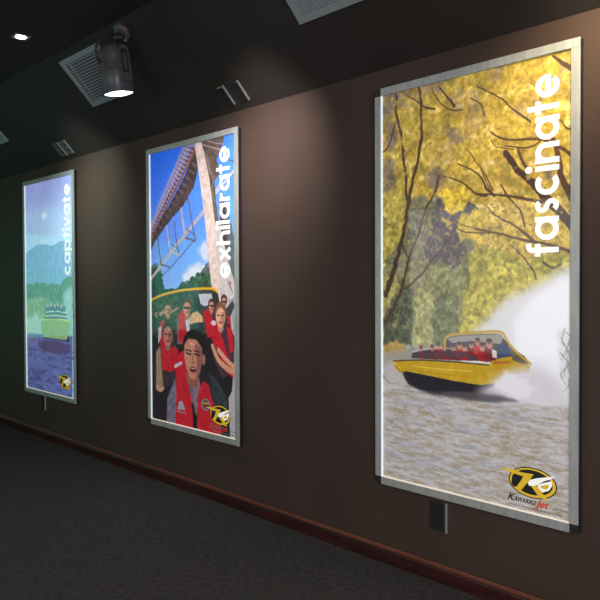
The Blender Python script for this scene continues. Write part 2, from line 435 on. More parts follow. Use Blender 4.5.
PW, PH, BAR = 1.291, 2.4, 0.045
def light_box(x0, label, corners, group='framed picture light boxes on the brown wall'):
    """corners: 4 flags TL TR BR BL, True = black plastic corner"""
    r = empty('light_box', label, 'poster', (x0 + PW / 2, WALL, 0), group=group)
    M = Matrix.Translation(Vector((-(x0 + PW / 2), -WALL, 0)))
    x1 = x0 + PW; c = BAR
    b = MB(); t = 0.006   # backing box that carries the four bars
    b.box(x0 + .004, x1 - .001, 0.012, WALL, 0.004, PH - .004); b.build('case', m_side, r, M=M)
    def bar(name, *a, m=m_alu):
        q = MB(); q.box(*a); return q.build(name, m, r, bevel=0.002, M=M)
    bar('frame_bar', x0 + c, x1 - c, 0, .0119, PH - c, PH); bar('frame_bar', x0 + c, x1 - c, 0, .0119, 0, c)
    bar('frame_bar', x0, x0 + c, 0, .0119, c, PH - c); bar('frame_bar', x1 - c, x1, 0, .0119, c, PH - c)
    for f, (cx, cz) in zip(corners, ((x0, PH - c), (x1 - c, PH - c), (x1 - c, 0), (x0, 0))):
        d = .003 if f else 0.0
        bar('frame_corner', cx + d, cx + c - .0006, d, .0119, cz + d, cz + c - .0006 + (0 if not f else -d), m=m_corner if f else m_alu)
    e = 0.008; b = MB()
    b.box(x0 + c, x0 + c + e, .0045, .0119, c, PH - c)
    b.build('lit_edge', m_edge, r, M=M)
    b = MB(); b.box(x0 + c + e, x1 - c, .0045, .0119, c, c + e * 0.8); b.build('lit_edge', m_edge_warm, r, M=M)
    return r, M

PIW, PIH = (PW - 2 * BAR) * 1000, (PH - 2 * BAR) * 1000

def tree_mass(p, pts, cols, seed, rough=30, rscale=70):
    """a leafy mass: base tone broken by clumps of lighter and darker leaves"""
    p.poly(pts, cols[0], rough=rough, rscale=rscale, seed=seed, tex=0.25)

# ================= near picture: jet boat under autumn trees
def paint_near():
    p = Paint(PIW, PIH, 3.4)
    X, Y = p.X, p.Y
    f1 = fbm(X, Y, 95, 1, 6); f2 = fbm(X, Y, 38, 2, 5); f3 = fbm(X, Y, 14, 4, 3)
    p.I[:] = (182, 156, 68)
    p.blend(np.clip((f2 - .48) * 6, 0, 1), (204, 176, 86)); p.blend(np.clip((f2 - .60) * 7, 0, 1), (216, 194, 116))
    p.blend(np.clip((.44 - f1) * 7, 0, 1), (150, 132, 62)); p.blend(np.clip((.46 - f3) * 6, 0, 1), (150, 120, 58), .6)
    f4 = fbm(X, Y, 130, 31, 5)
    g = np.clip((1.0 - Y / 900), 0, 1) * np.clip((f4 - .50) * 7, 0, 1); p.blend(g * np.clip((f3 - .42) * 8, 0, 1), (140, 122, 118), .75)
    # grey-mauve hillside showing through the leaves
    mauve = (112, 100, 104)
    mm = np.clip((fbm(X, Y, 46, 61, 3) - .40) * 7, 0, 1)
    for pts in (Q("14,-24 160,-18 145,49 84,132 14,144"), Q("13,373 106,409 129,506 68,607 13,590"), Q("53,139 129,211 99,336 29,327"),
                Q("327,493 431,483 471,532 403,604 348,587"), Q("458,263 551,289 577,359 511,360"), Q("1038,556 1107,544 1108,613 1065,638")):
        p.poly(pts, mauve, rough=34, rscale=30, seed=8, tex=.35, a=.42, soft=10); p.poly(pts, mauve, rough=60, rscale=26, seed=48, tex=.35, a=.45, soft=5)
    p.blend(np.clip((Y - 1480) / 20, 0, 1), (150, 148, 146))
    # far grey-green slope
    p.poly(Q("13,716 181,641 327,631 478,667 628,734 704,836 629,1016 629,1387 12,1414"), (118, 116, 92), rough=39, rscale=56, seed=9, tex=.3, soft=6)
    p.poly(Q("13,566 159,568 204,701 174,863 12,1001"), (168, 152, 74), rough=36, rscale=42, seed=31, tex=.35, soft=4)
    p.poly(Q("417,639 564,696 603,678 685,717 673,775 590,807 551,849 584,949 571,1026 512,1058 438,1011 348,1009 305,916 362,770"), (84, 78, 90), rough=24, rscale=42, seed=10, tex=.18, soft=4)
    p.poly(Q("174,734 277,684 362,736 376,862 305,939 218,912"), (112, 110, 96), rough=27, rscale=35, seed=33, tex=.35, soft=4)
    p.poly(Q("431,618 583,605 628,664 577,730 512,758 451,709"), (206, 176, 66), rough=30, rscale=28, seed=12, tex=.3, soft=4)
    p.poly(Q("577,757 679,738 716,815 691,932 629,897 571,916 545,838"), (196, 170, 72), rough=30, rscale=28, seed=13, tex=.3, soft=4)
    # willow masses lower down
    p.poly(Q("12,1080 82,1015 143,1135 158,1467 11,1475"), (150, 142, 88), rough=21, rscale=35, seed=14, tex=.35, soft=4)
    p.poly(Q("362,1044 431,1011 512,1047 565,1169 578,1416 291,1436 320,1227"), (122, 126, 84), rough=21, rscale=31, seed=15, tex=.4, soft=4)
    p.poly(Q("577,1015 691,932 813,958 929,1003 1067,977 1207,972 1208,1215 930,1373 578,1422"), (158, 152, 66), rough=30, rscale=42, seed=16, tex=.4, soft=4)
    p.poly(Q("667,1158 765,1020 883,1023 985,1076 963,1219 802,1326 578,1433 539,1391"), (172, 162, 70), rough=21, rscale=42, seed=17, tex=.4, soft=4)
    p.poly(Q("82,1230 143,1158 247,1170 262,1403 247,1491 11,1505 12,1341"), (84, 90, 76), rough=24, rscale=31, seed=18, tex=.35, soft=4)
    p.poly(Q("247,1182 320,1135 376,1204 404,1488 233,1498"), (150, 148, 100), rough=15, rscale=28, seed=19, tex=.4, soft=4)
    p.poly(Q("404,1226 472,1169 552,1257 565,1467 390,1488 362,1341"), (92, 102, 74), rough=21, rscale=28, seed=20, tex=.35, soft=4)
    p.poly(Q("577,949 629,995 616,1169 565,1147"), (106, 112, 76), rough=18, rscale=28, seed=21, tex=.35, soft=4)
    p.poly(Q("11,1511 97,1470 173,1490 173,1561 11,1584"), (168, 142, 84), rough=15, rscale=21, seed=22, tex=.25, soft=4)
    p.poly(Q("11,1548 431,1486 692,1438 693,1611 11,1792"), (150, 146, 138), soft=16, rough=8)
    # speckle of leaves over the middle
    lf = np.clip((f3 - .56) * 9, 0, 1) * (Y > 650) * (Y < 1400)
    p.blend(lf, (176, 166, 96), .40); p.blend(np.clip((.42 - f3) * 9, 0, 1) * (Y > 650) * (Y < 1400), (78, 82, 62), .35)
    vg = np.clip((1560 - Y) / 60, 0, 1)[..., None]; vn = ((fbm(X, Y, 20, 88, 3) - .5) * .6 + (fbm(X, Y, 70, 89, 3) - .5) * .4)[..., None]
    p.I = np.clip(p.I * (1 + vn * vg * np.array((.75, .75, .9))), 0, 255)
    # trunks and branches
    br = (78, 58, 50); bd = (66, 50, 48)
    for pts, a, b_ in ((Q("118,-15 114,114 152,256 174,405 189,583 196,654"), 15, 22), (Q("284,6 298,164 298,307 270,418 233,558 204,672 166,845"), 16, 26),
                   (Q("166,845 106,1021 28,1201"), 28, 34), (Q("410,548 376,646 334,694 269,862 211,977 181,1082 143,1182 82,1291 19,1377"), 8, 26),
                   (Q("159,875 174,934 200,976"), 9, 9), (Q("538,815 478,901 397,982 291,1089 174,1164"), 8, 15), (Q("538,815 571,845 660,860 753,865"), 8, 6), (Q("538,793 597,819 722,848"), 5, 4),
                   (Q("660,839 813,874 940,911 1093,943 1212,987"), 9, 17), (Q("660,650 812,670 956,703 1049,727"), 8, 20),
                   (Q("839,454 910,551 995,626 1028,665 1119,757 1217,866"), 30, 54), (Q("1086,398 1123,458 1144,588 1175,660 1216,746"), 18, 42),
                   (Q("748,331 811,372 879,393 1010,407 1070,426 1133,459 1215,524"), 8, 18), (Q("839,418 944,443 1010,437 1043,407"), 7, 10), (Q("913,438 933,502 972,568"), 12, 14),
                   (Q("1108,15 1152,59 1203,99"), 14, 26), (Q("167,12 277,91 334,130 390,146"), 5, 14), (Q("424,34 504,128 531,154"), 12, 16), (Q("369,23 431,125 511,173 576,184"), 5, 9),
                   (Q("451,530 570,576 660,650 728,667"), 6, 14), (Q("544,475 634,518 691,568 722,624 776,672"), 6, 14), (Q("609,407 659,473 709,543 764,639"), 5, 9),
                   (Q("107,172 76,274 45,317 13,337"), 10, 10), (Q("424,527 417,571 397,620"), 13, 9), (Q("734,726 812,795 883,826 940,871 1023,935"), 6, 18), (Q("812,617 871,701 928,767 951,841"), 9, 11),
                   (Q("871,934 912,967 957,1014 996,1066 1018,1112"), 5, 9), (Q("691,525 728,604 776,672"), 5, 9), (Q("882,444 782,410 752,374"), 5, 5), (Q("1143,334 1174,378 1215,394"), 8, 10), (Q("987,117 1037,197 1042,277"), 5, 5), (Q("665,72 811,164 898,252 983,317"), 7, 12), (Q("627,129 690,173 715,241"), 6, 8), (Q("1056,1027 1104,1058 1146,1039"), 14, 9)):
        p.line(pts, a, b_, br if a < 20 else bd, a=.92, wob=9)
    # clumps hanging in front of the branches
    ov = np.clip((fbm(X, Y, 60, 77, 4) - .66) * 9, 0, 1) * (Y < 900)
    p.blend(ov * np.clip((f3 - .42) * 8, 0, 1), (196, 168, 78), .85)
    # spray
    p.poly(Q("1218,1031 1146,1059 1040,1117 929,1178 814,1252 717,1340 629,1419 565,1511 630,1770 1221,1750"), (206, 208, 216), rough=30, rscale=80, seed=40, soft=26)
    p.poly(Q("1218,1079 1126,1137 1019,1198 952,1249 884,1344 908,1478 931,1745 1221,1740"), (226, 228, 238), rough=16, rscale=60, seed=41, soft=22)
    p.poly(Q("1127,1365 1178,1363 1220,1458 1221,1701 1180,1696 1148,1571"), (150, 150, 156), rough=22, rscale=25, seed=42, a=.25, soft=10)
    for q in (Q("1204,1381 1179,1461 1190,1568"), Q("1219,1434 1164,1491"), Q("1210,1517 1148,1581 1180,1637"), Q("1220,1614 1159,1669"), Q("1148,1403 1199,1489"), Q("1173,1353 1153,1423 1194,1469 1215,1536"), Q("1137,1473 1179,1519 1159,1600"), Q("1219,1400 1189,1431 1148,1512"), Q("1220,1555 1190,1607 1210,1664"), Q("1178,1372 1209,1410")):
        p.line(q, 6, 4, (120, 112, 116), a=.65, wob=10)
    # water
    wat = Q("11,1755 143,1766 431,1770 693,1773 931,1756 1221,1731 1224,2347 9,2652")
    p.poly(wat, (164, 158, 152), rough=6, soft=4)
    w = (Y > 1790 - 0.03 * X) 
    m = np.clip((Y - 1690) / 60, 0, 1)
    rip = fbm(X * .40, Y * 2.0, 24, 50, 4); rip2 = fbm(X * .28, Y * 1.6, 60, 51, 4)
    depth = np.clip((Y - 1800) / 520, 0, 1)
    p.blend(m * np.clip((rip - .50) * 7, 0, 1), (186, 184, 194), .7)
    p.blend(m * np.clip((.44 - rip) * 8, 0, 1) * 1.0, (140, 124, 96), .6)
    p.blend(m * np.clip((rip2 - .58) * 8, 0, 1), (150, 152, 172), .4)
    p.blend(m * np.clip((.42 - rip2) * 8, 0, 1) * depth, (150, 136, 108), .45)
    p.blend(m * np.clip((fbm(X * .6, Y * 2.2, 12, 53, 3) - .60) * 9, 0, 1), (204, 204, 212), .5)

    # driftwood snag left
    p.line(Q("11,1694 66,1732 143,1718"), 14, 5, (70, 56, 58)); p.line(Q("50,1739 27,1668"), 8, 4, (80, 62, 60))
    p.poly(Q("11,1633 82,1591 218,1676 173,1751 11,1768"), (188, 184, 188), soft=14, a=.7)
    # boat shadow, hull, deck
    p.poly(Q("166,1680 218,1734 362,1766 565,1766 755,1766 931,1745 815,1706 630,1682 431,1656"), (58, 54, 60), rough=5, soft=8)
    p.poly(Q("173,1632 158,1669 203,1724 291,1750 431,1747 630,1726 767,1690 815,1632 630,1649 362,1651"), (44, 42, 50))
    p.poly(Q("86,1597 143,1587 499,1566 766,1562 832,1567 838,1609 791,1661 693,1681 532,1675 362,1662 188,1649 143,1664 105,1638"), (184, 150, 40), tex=.1)
    p.poly(Q("188,1649 362,1662 532,1675 680,1682 630,1720 431,1741 291,1739 210,1712"), (36, 34, 44))
    p.line(Q("89,1597 291,1576 532,1569 742,1569"), 7, 7, (62, 52, 40))
    p.line(Q("112,1625 158,1657 173,1680"), 9, 4, (120, 96, 20)); p.line(Q("93,1603 151,1646"), 10, 7, (218, 184, 60))
    p.line(Q("233,1615 431,1616 630,1611"), 5, 5, (222, 190, 70)); p.line(Q("233,1639 431,1645 630,1644"), 5, 5, (168, 130, 20))
    # front deck, grey
    p.poly(Q("225,1569 233,1533 319,1510 499,1493 604,1498 668,1526 680,1552 499,1560 327,1567"), (64, 60, 68)); p.line(Q("233,1533 362,1505 532,1494 668,1526"), 8, 8, (182, 180, 184))
    p.poly(Q("362,1542 499,1527 539,1541 404,1556"), (150, 50, 46))
    # cockpit
    p.poly(Q("472,1450 512,1425 814,1400 861,1450 885,1521 814,1558 680,1547 630,1496 472,1495"), (66, 64, 80))
    p.poly(Q("472,1439 512,1414 802,1395 832,1420 814,1452 630,1447 512,1464"), (150, 150, 146), a=.9)
    p.poly(Q("802,1453 861,1460 879,1522 814,1547"), (50, 66, 108))
    p.poly(Q("748,1552 814,1526 885,1511 942,1532 987,1555 976,1586 815,1621 779,1582"), (176, 140, 30)); p.poly(Q("867,1460 953,1506 987,1544 942,1548 885,1532"), (92, 86, 70))
    p.line(Q("778,1555 873,1543"), 12, 8, (170, 84, 50))
    hc = Q("298,1509 376,1501 418,1487 459,1498 519,1492 559,1476 591,1485 636,1468 677,1450 705,1475 748,1456")
    hr_ = [15, 17, 17, 17, 18, 18, 19, 17, 19, 21, 23]
    heads = [(c[0], c[1], r) for c, r in zip(hc, hr_)]
    for i, (hx, hy, hr) in enumerate(heads):
        p.poly([(hx - hr * 1.6, hy + hr * 3.6), (hx - hr * 1.2, hy + hr), (hx + hr * 1.2, hy + hr), (hx + hr * 1.7, hy + hr * 3.8)], ((150, 34, 44), (110, 36, 44), (176, 44, 50))[i % 3])
        if i in (9, 10): p.poly([(hx + hr * .6, hy + hr * 1.1), (hx + hr * 1.9, hy + hr * 1.5), (hx + hr * 1.9, hy + hr * 3.2), (hx + hr * .8, hy + hr * 3)], (200, 190, 196) if i == 10 else (190, 150, 70))
        p.ell(hx, hy, hr * .9, hr * 1.15, (176, 132, 112), soft=2); p.ell(hx - hr * .1, hy - hr * .75, hr * .85, hr * .55, (74, 58, 56), soft=3); p.line([(hx - hr * .4, hy), (hx + hr * .6, hy)], 4, 4, (100, 66, 60))
    p.poly(Q("225,1569 233,1539 319,1522 499,1504 604,1509 655,1538 499,1549 327,1556"), (74, 68, 76), a=.75)
    # windscreen hoop
    p.line(Q("462,1495 462,1450 492,1421 565,1409 692,1395 796,1387 832,1399 861,1444 908,1488 987,1544"), 13, 13, (176, 146, 48)); p.line(Q("472,1484 475,1455 506,1431 629,1414 790,1401"), 4, 4, (96, 80, 40))
    # white wash beside the hull
    p.poly(Q("693,1708 791,1634 850,1597 931,1559 1042,1570 1148,1611 1221,1701 1221,1740 1043,1747 874,1752 693,1741"), (200, 198, 206), rough=26, rscale=50, seed=44, soft=30)
    p.poly(Q("815,1632 902,1593 987,1616 959,1690 844,1713"), (210, 208, 216), rough=14, rscale=40, seed=45, soft=34, a=.5)
    p.poly(Q("767,1668 844,1608 942,1620 1042,1682 931,1724 815,1716"), (222, 220, 228), rough=40, rscale=30, seed=46, soft=10, a=.75)
    p.poly(Q("431,1747 630,1726 815,1727 931,1745 693,1768 499,1768"), (82, 78, 84), soft=6, rough=6, a=.7)
    return p

# ================= middle picture: bridge, sky and a boat full of people
def face(p, cx, cy, rx, ry, skin, hair, glasses=False, ang=0):
    p.ell(cx, cy + ry * .95, rx * .55, ry * .5, tuple(.8 * c for c in skin))          # neck
    p.ell(cx, cy - ry * .25, rx * 1.12, ry * 1.0, hair, ang)
    p.ell(cx, cy + ry * .12, rx * .92, ry * .88, skin, ang)
    p.ell(cx + rx * .45, cy + ry * .2, rx * .4, ry * .6, tuple(.78 * c for c in skin), ang)
    if glasses: p.line([(cx - rx * .7, cy - ry * .05), (cx + rx * .75, cy + ry * .02)], ry * .26, ry * .26, (22, 18, 24))
    else:
        for q in (-.38, .40): p.line([(cx + rx * (q - .2), cy - ry * .06), (cx + rx * (q + .2), cy - ry * .06)], ry * .13, ry * .13, tuple(.35 * c for c in skin))
    p.line([(cx - rx * .3, cy + ry * .56), (cx + rx * .32, cy + ry * .56)], ry * .14, ry * .12, (110, 44, 46))

def paint_mid():
    p = Paint(PIW, PIH, 4.0); X, Y = p.X, p.Y
    t = np.clip(Y / 1250, 0, 1)[..., None]; s = np.clip(X / PIW, 0, 1)[..., None]
    p.I = (1 - t) * np.array((34, 92, 226.)) + t * np.array((140, 162, 228.)); p.I = p.I + s * (1 - t) * np.array((34, 34, 8.)) + t * s * np.array((-30, 10, 0.)); p.noise(.05, 200, 3)
    for pts, a in ((Q("708,856 791,804 872,784 870,956 749,921"), .9), (Q("492,1046 580,982 693,952 830,971 882,1051 747,1113 549,1129"), .95), (Q("461,1128 607,1064 747,1065 746,1193 461,1195"), .8)):
        p.poly(pts, (206, 206, 222), rough=40, rscale=60, seed=9, soft=18, a=a)
    # trees and hill
    p.poly(Q("-37,986 94,937 173,1008 202,1179 431,1195 491,1120 635,1096 747,1033 884,925 933,1255 -43,1356"), (92, 102, 104), rough=16, rscale=50, seed=4, tex=.3)
    p.poly(Q("-38,1004 94,972 188,1059 218,1162 401,1178 491,1095 549,1145 636,1064 719,1113 775,1050 882,1035 906,1255 -43,1356"), (44, 60, 50), rough=22, rscale=36, seed=5, tex=.5)
    p.poly(Q("635,1113 706,1033 774,1065 882,1035 907,1177 690,1177"), (62, 88, 66), rough=20, rscale=36, seed=6, tex=.5)
    # under-truss and hangers
    gl = (168, 162, 170)
    for q, w in ((Q("794,558 437,788 -6,1092"), 22), (Q("681,766 435,921 188,1059"), 9), (Q("457,384 498,577 539,760"), 17), (Q("580,428 627,594 681,775"), 11), (Q("257,594 286,739 315,858"), 14), (Q("379,610 407,762 450,896"), 10), (Q("122,731 144,852 174,973"), 12),
                 (Q("540,751 681,783"), 12), (Q("315,850 450,888"), 14), (Q("158,956 298,984"), 12), (Q("555,679 682,742"), 7), (Q("331,792 451,846"), 7)):
        p.line(q, w * 1.4, w * 1.2, (176, 160, 162) if w > 12 else (92, 86, 100))
    for q in (Q("257,602 440,564"), Q("317,757 528,554"), Q("572,444 684,566 555,703")): p.line(q, 4, 4, (120, 128, 170))
    # deck, seen from below
    p.poly(Q("705,8 746,45 716,233 659,355 514,488 350,575 225,651 114,730 -2,847 0,707 132,594 321,455 532,260"), (74, 60, 62), rough=8, rscale=40, tex=.4)
    for i in range(26):
        u = i / 25; x0_, y0_ = Q("661,130 33,709")[0]; x1_, y1_ = Q("661,130 33,709")[1]
        xx = x0_ + (x1_ - x0_) * u; yy = y0_ + (y1_ - y0_) * u
        p.line([(xx, yy), (xx + 70 * (1 - u) + 25, yy + 40)], 9, 7, (120, 100, 96) if i % 2 else (46, 38, 42))
    p.poly(Q("506,28 607,-14 705,-8 619,108 473,254 291,419 100,592 0,707 1,638 134,439 324,221"), (128, 132, 190), rough=4)
    for i in range(24):     # railing posts and rust coloured fascia
        u = i / 23; a, c = Q("535,8 1,638"); a2, c2 = Q("676,44 0,707")
        P0 = (a[0] + (c[0] - a[0]) * u, a[1] + (c[1] - a[1]) * u); P1 = (a2[0] + (c2[0] - a2[0]) * u, a2[1] + (c2[1] - a2[1]) * u)
        p.line([P0, P1], 11, 13, (122, 84, 84)); p.line([P0, (P1[0] - 10, P1[1] + 40)], 5, 5, (176, 160, 180)); p.ell(P1[0] - 24, P1[1] - 4, 17, 13, (104, 60, 54))
    p.line(Q("520,6 293,276 1,638"), 8, 8, (170, 160, 176)); p.line(Q("592,8 354,282 1,681"), 5, 5, (186, 178, 192))
    p.line(Q("718,18 473,270 243,491 -0,742"), 30, 16, (128, 80, 70)); p.line(Q("732,51 502,290 258,526 16,778"), 12, 8, (54, 38, 40))
    # cross girders at the top right
    p.poly(Q("732,-4 947,-4 1075,-15 1049,57 971,169 1021,268 943,336 967,517 1004,713 1039,961 962,959 862,469 785,146"), (94, 78, 76), rough=6, tex=.3)
    p.poly(Q("800,69 866,140 917,287 838,247"), (120, 106, 98)); p.line(Q("800,29 933,72 1036,101"), 10, 10, (156, 136, 140)); p.line(Q("828,-6 946,35 1061,59"), 9, 9, (150, 128, 132)); p.line(Q("865,203 930,319 903,394 967,509"), 10, 8, (132, 116, 108))
    p.line(Q("1048,156 1184,212"), 8, 8, (70, 70, 110)); p.line(Q("1196,273 1096,337 968,424"), 17, 17, (198, 180, 184)); p.line(Q("1046,332 955,407"), 10, 10, (210, 196, 200))
    # dark slope right of the leg
    p.poly(Q("1094,527 1155,691 1203,844 1211,1251 985,1254 990,789"), (84, 96, 104), rough=10, tex=.2)
    p.poly(Q("1006,443 1070,487 1106,658 1090,962 1014,960"), (66, 56, 60), rough=8, tex=.25)
    # concrete leg
    p.poly(Q("677,4 760,-24 800,69 877,314 946,647 1002,867 1064,1069 1138,1176 1259,1250 1256,1588 1020,1602 985,1254 907,1224 870,1004 820,663 756,340"), (204, 184, 178), tex=.12)
    p.poly(Q("926,646 1004,682 1115,962 1212,1176 1232,1589 1033,1563 999,1176"), (184, 176, 176), tex=.08, rough=5)
    p.line(Q("760,-0 825,229 902,511 964,788"), 7, 7, (206, 192, 188)); p.ell(1126,1123,25,17, (166, 120, 118)); p.line(Q("1126,1138 1162,1191"), 12, 8, (90, 84, 92))
    # back of the cockpit
    p.poly(Q("-9,1294 122,1231 341,1195 606,1178 907,1177 960,1192 982,1487 1007,1603 -15,1663"), (58, 64, 58), rough=5, tex=.5)
    p.poly(Q("-9,1267 90,1240 248,1221 401,1229 428,1412 -12,1461"), (60, 66, 50), rough=14, rscale=40, seed=12, tex=.55)
    p.poly(Q("648,1186 934,1184 958,1348 930,1490 602,1504"), (58, 64, 62)); p.poly(Q("718,1209 894,1204 919,1278 866,1295 799,1304 744,1289"), (176, 176, 188), rough=3)
    p.poly(Q("-14,1566 1233,1506 1225,2354 -27,2433"), (34, 28, 34), tex=.2)
    p.poly(Q("921,1177 973,1176 1010,1316 982,1487 917,1459"), (46, 48, 50))
    # right margin: pale hull side
    p.poly(Q("1235,1221 1232,1589 1206,1795 1213,2356 1101,2359 1103,2174 1155,1899 1183,1554 1112,1252"), (150, 148, 158), tex=.05)
    p.poly(Q("1105,2004 1217,1855 1225,2354 1076,2347 1115,2172"), (156, 152, 160))
    # hoop
    p.line(Q("-25,1277 106,1240 233,1213 461,1182 676,1169 828,1165 921,1169 973,1192"), 20, 20, (206, 156, 34)); p.line(Q("121,1257 310,1221 460,1203 662,1190"), 9, 9, (62, 74, 66))
    red = (172, 28, 42); skin = (186, 128, 108); dk = (40, 30, 34)
    # far row
    p.poly(Q("55,1406 151,1403 165,1558 84,1614 36,1529"), (52, 54, 50), rough=4); face(p, 87,1388,29,26, (150, 110, 96), dk)
    p.poly(Q("785,1344 853,1327 905,1396 903,1538 836,1557"), red, tex=.12); p.poly(Q("906,1334 984,1324 982,1534 903,1538"), (50, 48, 54)); face(p, 893,1302,40,47, skin, (60, 50, 46), True)
    p.poly(Q("997,1293 1086,1314 1162,1252 1186,1297 1136,1374 1147,1511 1008,1517"), (58, 56, 60), rough=5); face(p, 1055,1268,38,46, skin, (48, 40, 40), True)
    p.poly(Q("1098,1375 1136,1374 1146,1556 1109,1589"), red)
    p.poly(Q("662,1234 731,1241 744,1337 660,1339"), (44, 44, 46), rough=4)
    # person with sunglasses, third from left
    p.poly(Q("398,1413 488,1360 688,1403 685,1614 410,1630"), (92, 84, 100), tex=.2); p.poly(Q("428,1378 503,1335 545,1424 572,1571 513,1640 425,1595"), red, tex=.15); p.poly(Q("603,1406 659,1420 658,1550 615,1585"), red)
    p.poly(Q("531,1425 603,1406 615,1536 558,1555"), (176, 170, 182)); face(p, 554,1326,58,62, skin, (88, 58, 48), True)
    # person with raised hands
    p.poly(Q("151,1438 215,1384 338,1398 397,1480 364,1683 147,1697"), (56, 58, 54), tex=.3); p.poly(Q("150,1455 214,1427 228,1555 179,1678 115,1682"), red, tex=.15)
    p.line(Q("151,1386 246,1349 324,1314"), 34, 26, (166, 128, 110)); p.line(Q("323,1364 429,1328"), 22, 12, (160, 124, 106)); face(p, 270,1349,62,55, (172, 130, 112), (70, 62, 62))
    p.poly(Q("118,1508 166,1489 163,1696 114,1716"), (176, 164, 172))
    # blond head
    p.ell(684,1428,98,73, (176, 142, 108)); p.poly(Q("588,1456 770,1433 796,1527 601,1537"), (46, 48, 50), rough=10); p.poly(Q("589,1398 688,1347 771,1385 770,1433 602,1447"), (196, 158, 118), rough=7, tex=.2)
    # child on the left
    p.poly(Q("66,1702 148,1610 212,1573 395,1631 391,1933 141,2061 45,2036"), (54, 44, 52), tex=.3)
    p.poly(Q("148,1593 212,1573 272,1689 365,1649 424,1679 423,1813 331,1871 176,1867"), red, tex=.18)
    p.poly(Q("82,1718 147,1662 161,1817 190,1987 141,2061 77,2050"), (140, 118, 96), tex=.15)
    face(p, 266,1561,77,94, (166, 108, 94), (54, 36, 38)); p.line(Q("94,2014 141,2044 189,2021"), 34, 30, (176, 132, 110))
    # smiling man on the right
    p.poly(Q("891,1491 957,1426 1123,1435 1183,1592 1169,1799 1030,1857 914,1726"), (66, 42, 54), tex=.2)
    p.poly(Q("891,1428 957,1410 1021,1532 1083,1652 1169,1783 1168,1844 1081,1806 981,1659 890,1554"), red, tex=.15); p.poly(Q("1085,1452 1160,1480 1170,1646 1121,1650"), red)
    p.line(Q("902,1617 980,1721 1082,1775 1181,1798"), 40, 50, (184, 132, 108)); p.line(Q("981,1643 1082,1714 1169,1753"), 40, 34, (190, 140, 116))
    p.ell(918,1435,33,20, (190, 190, 196)); face(p, 1009,1378,64,89, (206, 150, 128), (112, 76, 60))
    # main man
    p.poly(Q("235,2120 315,1958 451,1878 738,1836 926,1883 1054,1963 1115,2172 1126,2370 -28,2469 184,2402"), (38, 32, 38), tex=.25)
    p.poly(Q("251,2101 361,1936 421,1897 537,2085 532,2417 231,2412"), (104, 96, 116), tex=.3)
    p.poly(Q("539,1886 723,1886 735,2062 692,2197 622,2157"), (110, 94, 108), tex=.35)
    p.poly(Q("847,1827 978,1893 1079,1991 1102,2212 1000,2227 885,1966"), (44, 50, 56), tex=.3); p.line(Q("952,1911 1041,2011 1078,2162"), 8, 8, (60, 74, 78))
    p.poly(Q("378,1749 424,1713 498,1674 526,1772 553,1901 609,2060 636,2172 633,2385 370,2375 389,2068"), red, tex=.12)
    p.poly(Q("689,2392 693,2067 722,1966 765,1906 846,1922 885,2013 949,2132 1013,2233 986,2393"), red, tex=.12)
    for q in (Q("747,2222 759,2365"), Q("802,2198 814,2373"), Q("856,2207 881,2370")): p.line(q, 6, 6, (130, 20, 34))
    p.line(Q("622,2108 649,2219 647,2383"), 26, 50, (24, 20, 26)); p.line(Q("377,1817 467,1784"), 30, 26, (176, 170, 182)); p.line(Q("421,1914 537,2019 593,2161"), 6, 6, (120, 16, 28)); p.line(Q("778,1921 844,2049 922,2198"), 6, 6, (120, 16, 28))
    cx, cy, rx, ry = 642,1714,141,187
    p.ell(cx - rx * .1, cy + ry * .95, rx * .62, ry * .42, (128, 78, 68)); p.ell(cx + rx * .05, cy - ry * .50, rx * 1.12, ry * .66, (32, 24, 28)); p.ell(cx + rx * 1.0, cy + ry * .1, rx * .16, ry * .24, (140, 92, 80))
    p.poly([(cx - rx * .92, cy - ry * .45), (cx - rx * .5, cy - ry * .75), (cx + rx * .3, cy - ry * .72), (cx + rx * .82, cy - ry * .4), (cx + rx * .86, cy + ry * .15), (cx + rx * .62, cy + ry * .68), (cx + rx * .15, cy + ry * 1.02), (cx - rx * .35, cy + ry * .98), (cx - rx * .72, cy + ry * .6), (cx - rx * .95, cy + ry * .1)], (172, 116, 98), soft=4)
    p.poly([(cx + rx * .1, cy - ry * .6), (cx + rx * .82, cy - ry * .4), (cx + rx * .86, cy + ry * .15), (cx + rx * .6, cy + ry * .68), (cx + rx * .2, cy + ry * .98), (cx + rx * .35, cy + ry * .2)], (126, 80, 72), soft=8)
    for q in (-.48, .38):
        p.line([(cx + rx * (q - .26), cy - ry * .10), (cx + rx * (q + .24), cy - ry * .06)], ry * .07, ry * .07, (40, 26, 28)); p.line([(cx + rx * (q - .3), cy - ry * .24), (cx + rx * (q + .28), cy - ry * .20)], ry * .07, ry * .06, (58, 34, 34))
    p.line([(cx - rx * .02, cy - ry * .1), (cx - rx * .12, cy + ry * .25), (cx + rx * .1, cy + ry * .3)], ry * .07, ry * .08, (132, 80, 70)); p.line([(cx - rx * .3, cy - ry * .55), (cx + rx * .1, cy - ry * .5)], ry * .1, ry * .08, (196, 140, 120))
    p.ell(cx - rx * .05, cy + ry * .60, rx * .36, ry * .14, (120, 48, 48)); p.ell(cx - rx * .05, cy + ry * .60, rx * .24, ry * .07, (60, 22, 26)); p.line([(cx - rx * .2, cy + ry * .55), (cx + rx * .12, cy + ry * .55)], ry * .04, ry * .04, (190, 170, 165))
    # badges on the vest
    p.poly(Q("403,2176 433,2105 478,2100 521,2170"), (140, 138, 150)); p.line(Q("402,2193 521,2195"), 12, 12, (120, 112, 124))
    p.ell(807,2090,65,48, (112, 108, 118)); p.ell(807,2090,46,35, (70, 60, 66)); p.line(Q("769,2082 844,2077"), 16, 14, (186, 120, 40)); p.line(Q("789,2112 844,2113"), 14, 14, (172, 40, 44))
    p.noise(.10, 22, 99)
    return p

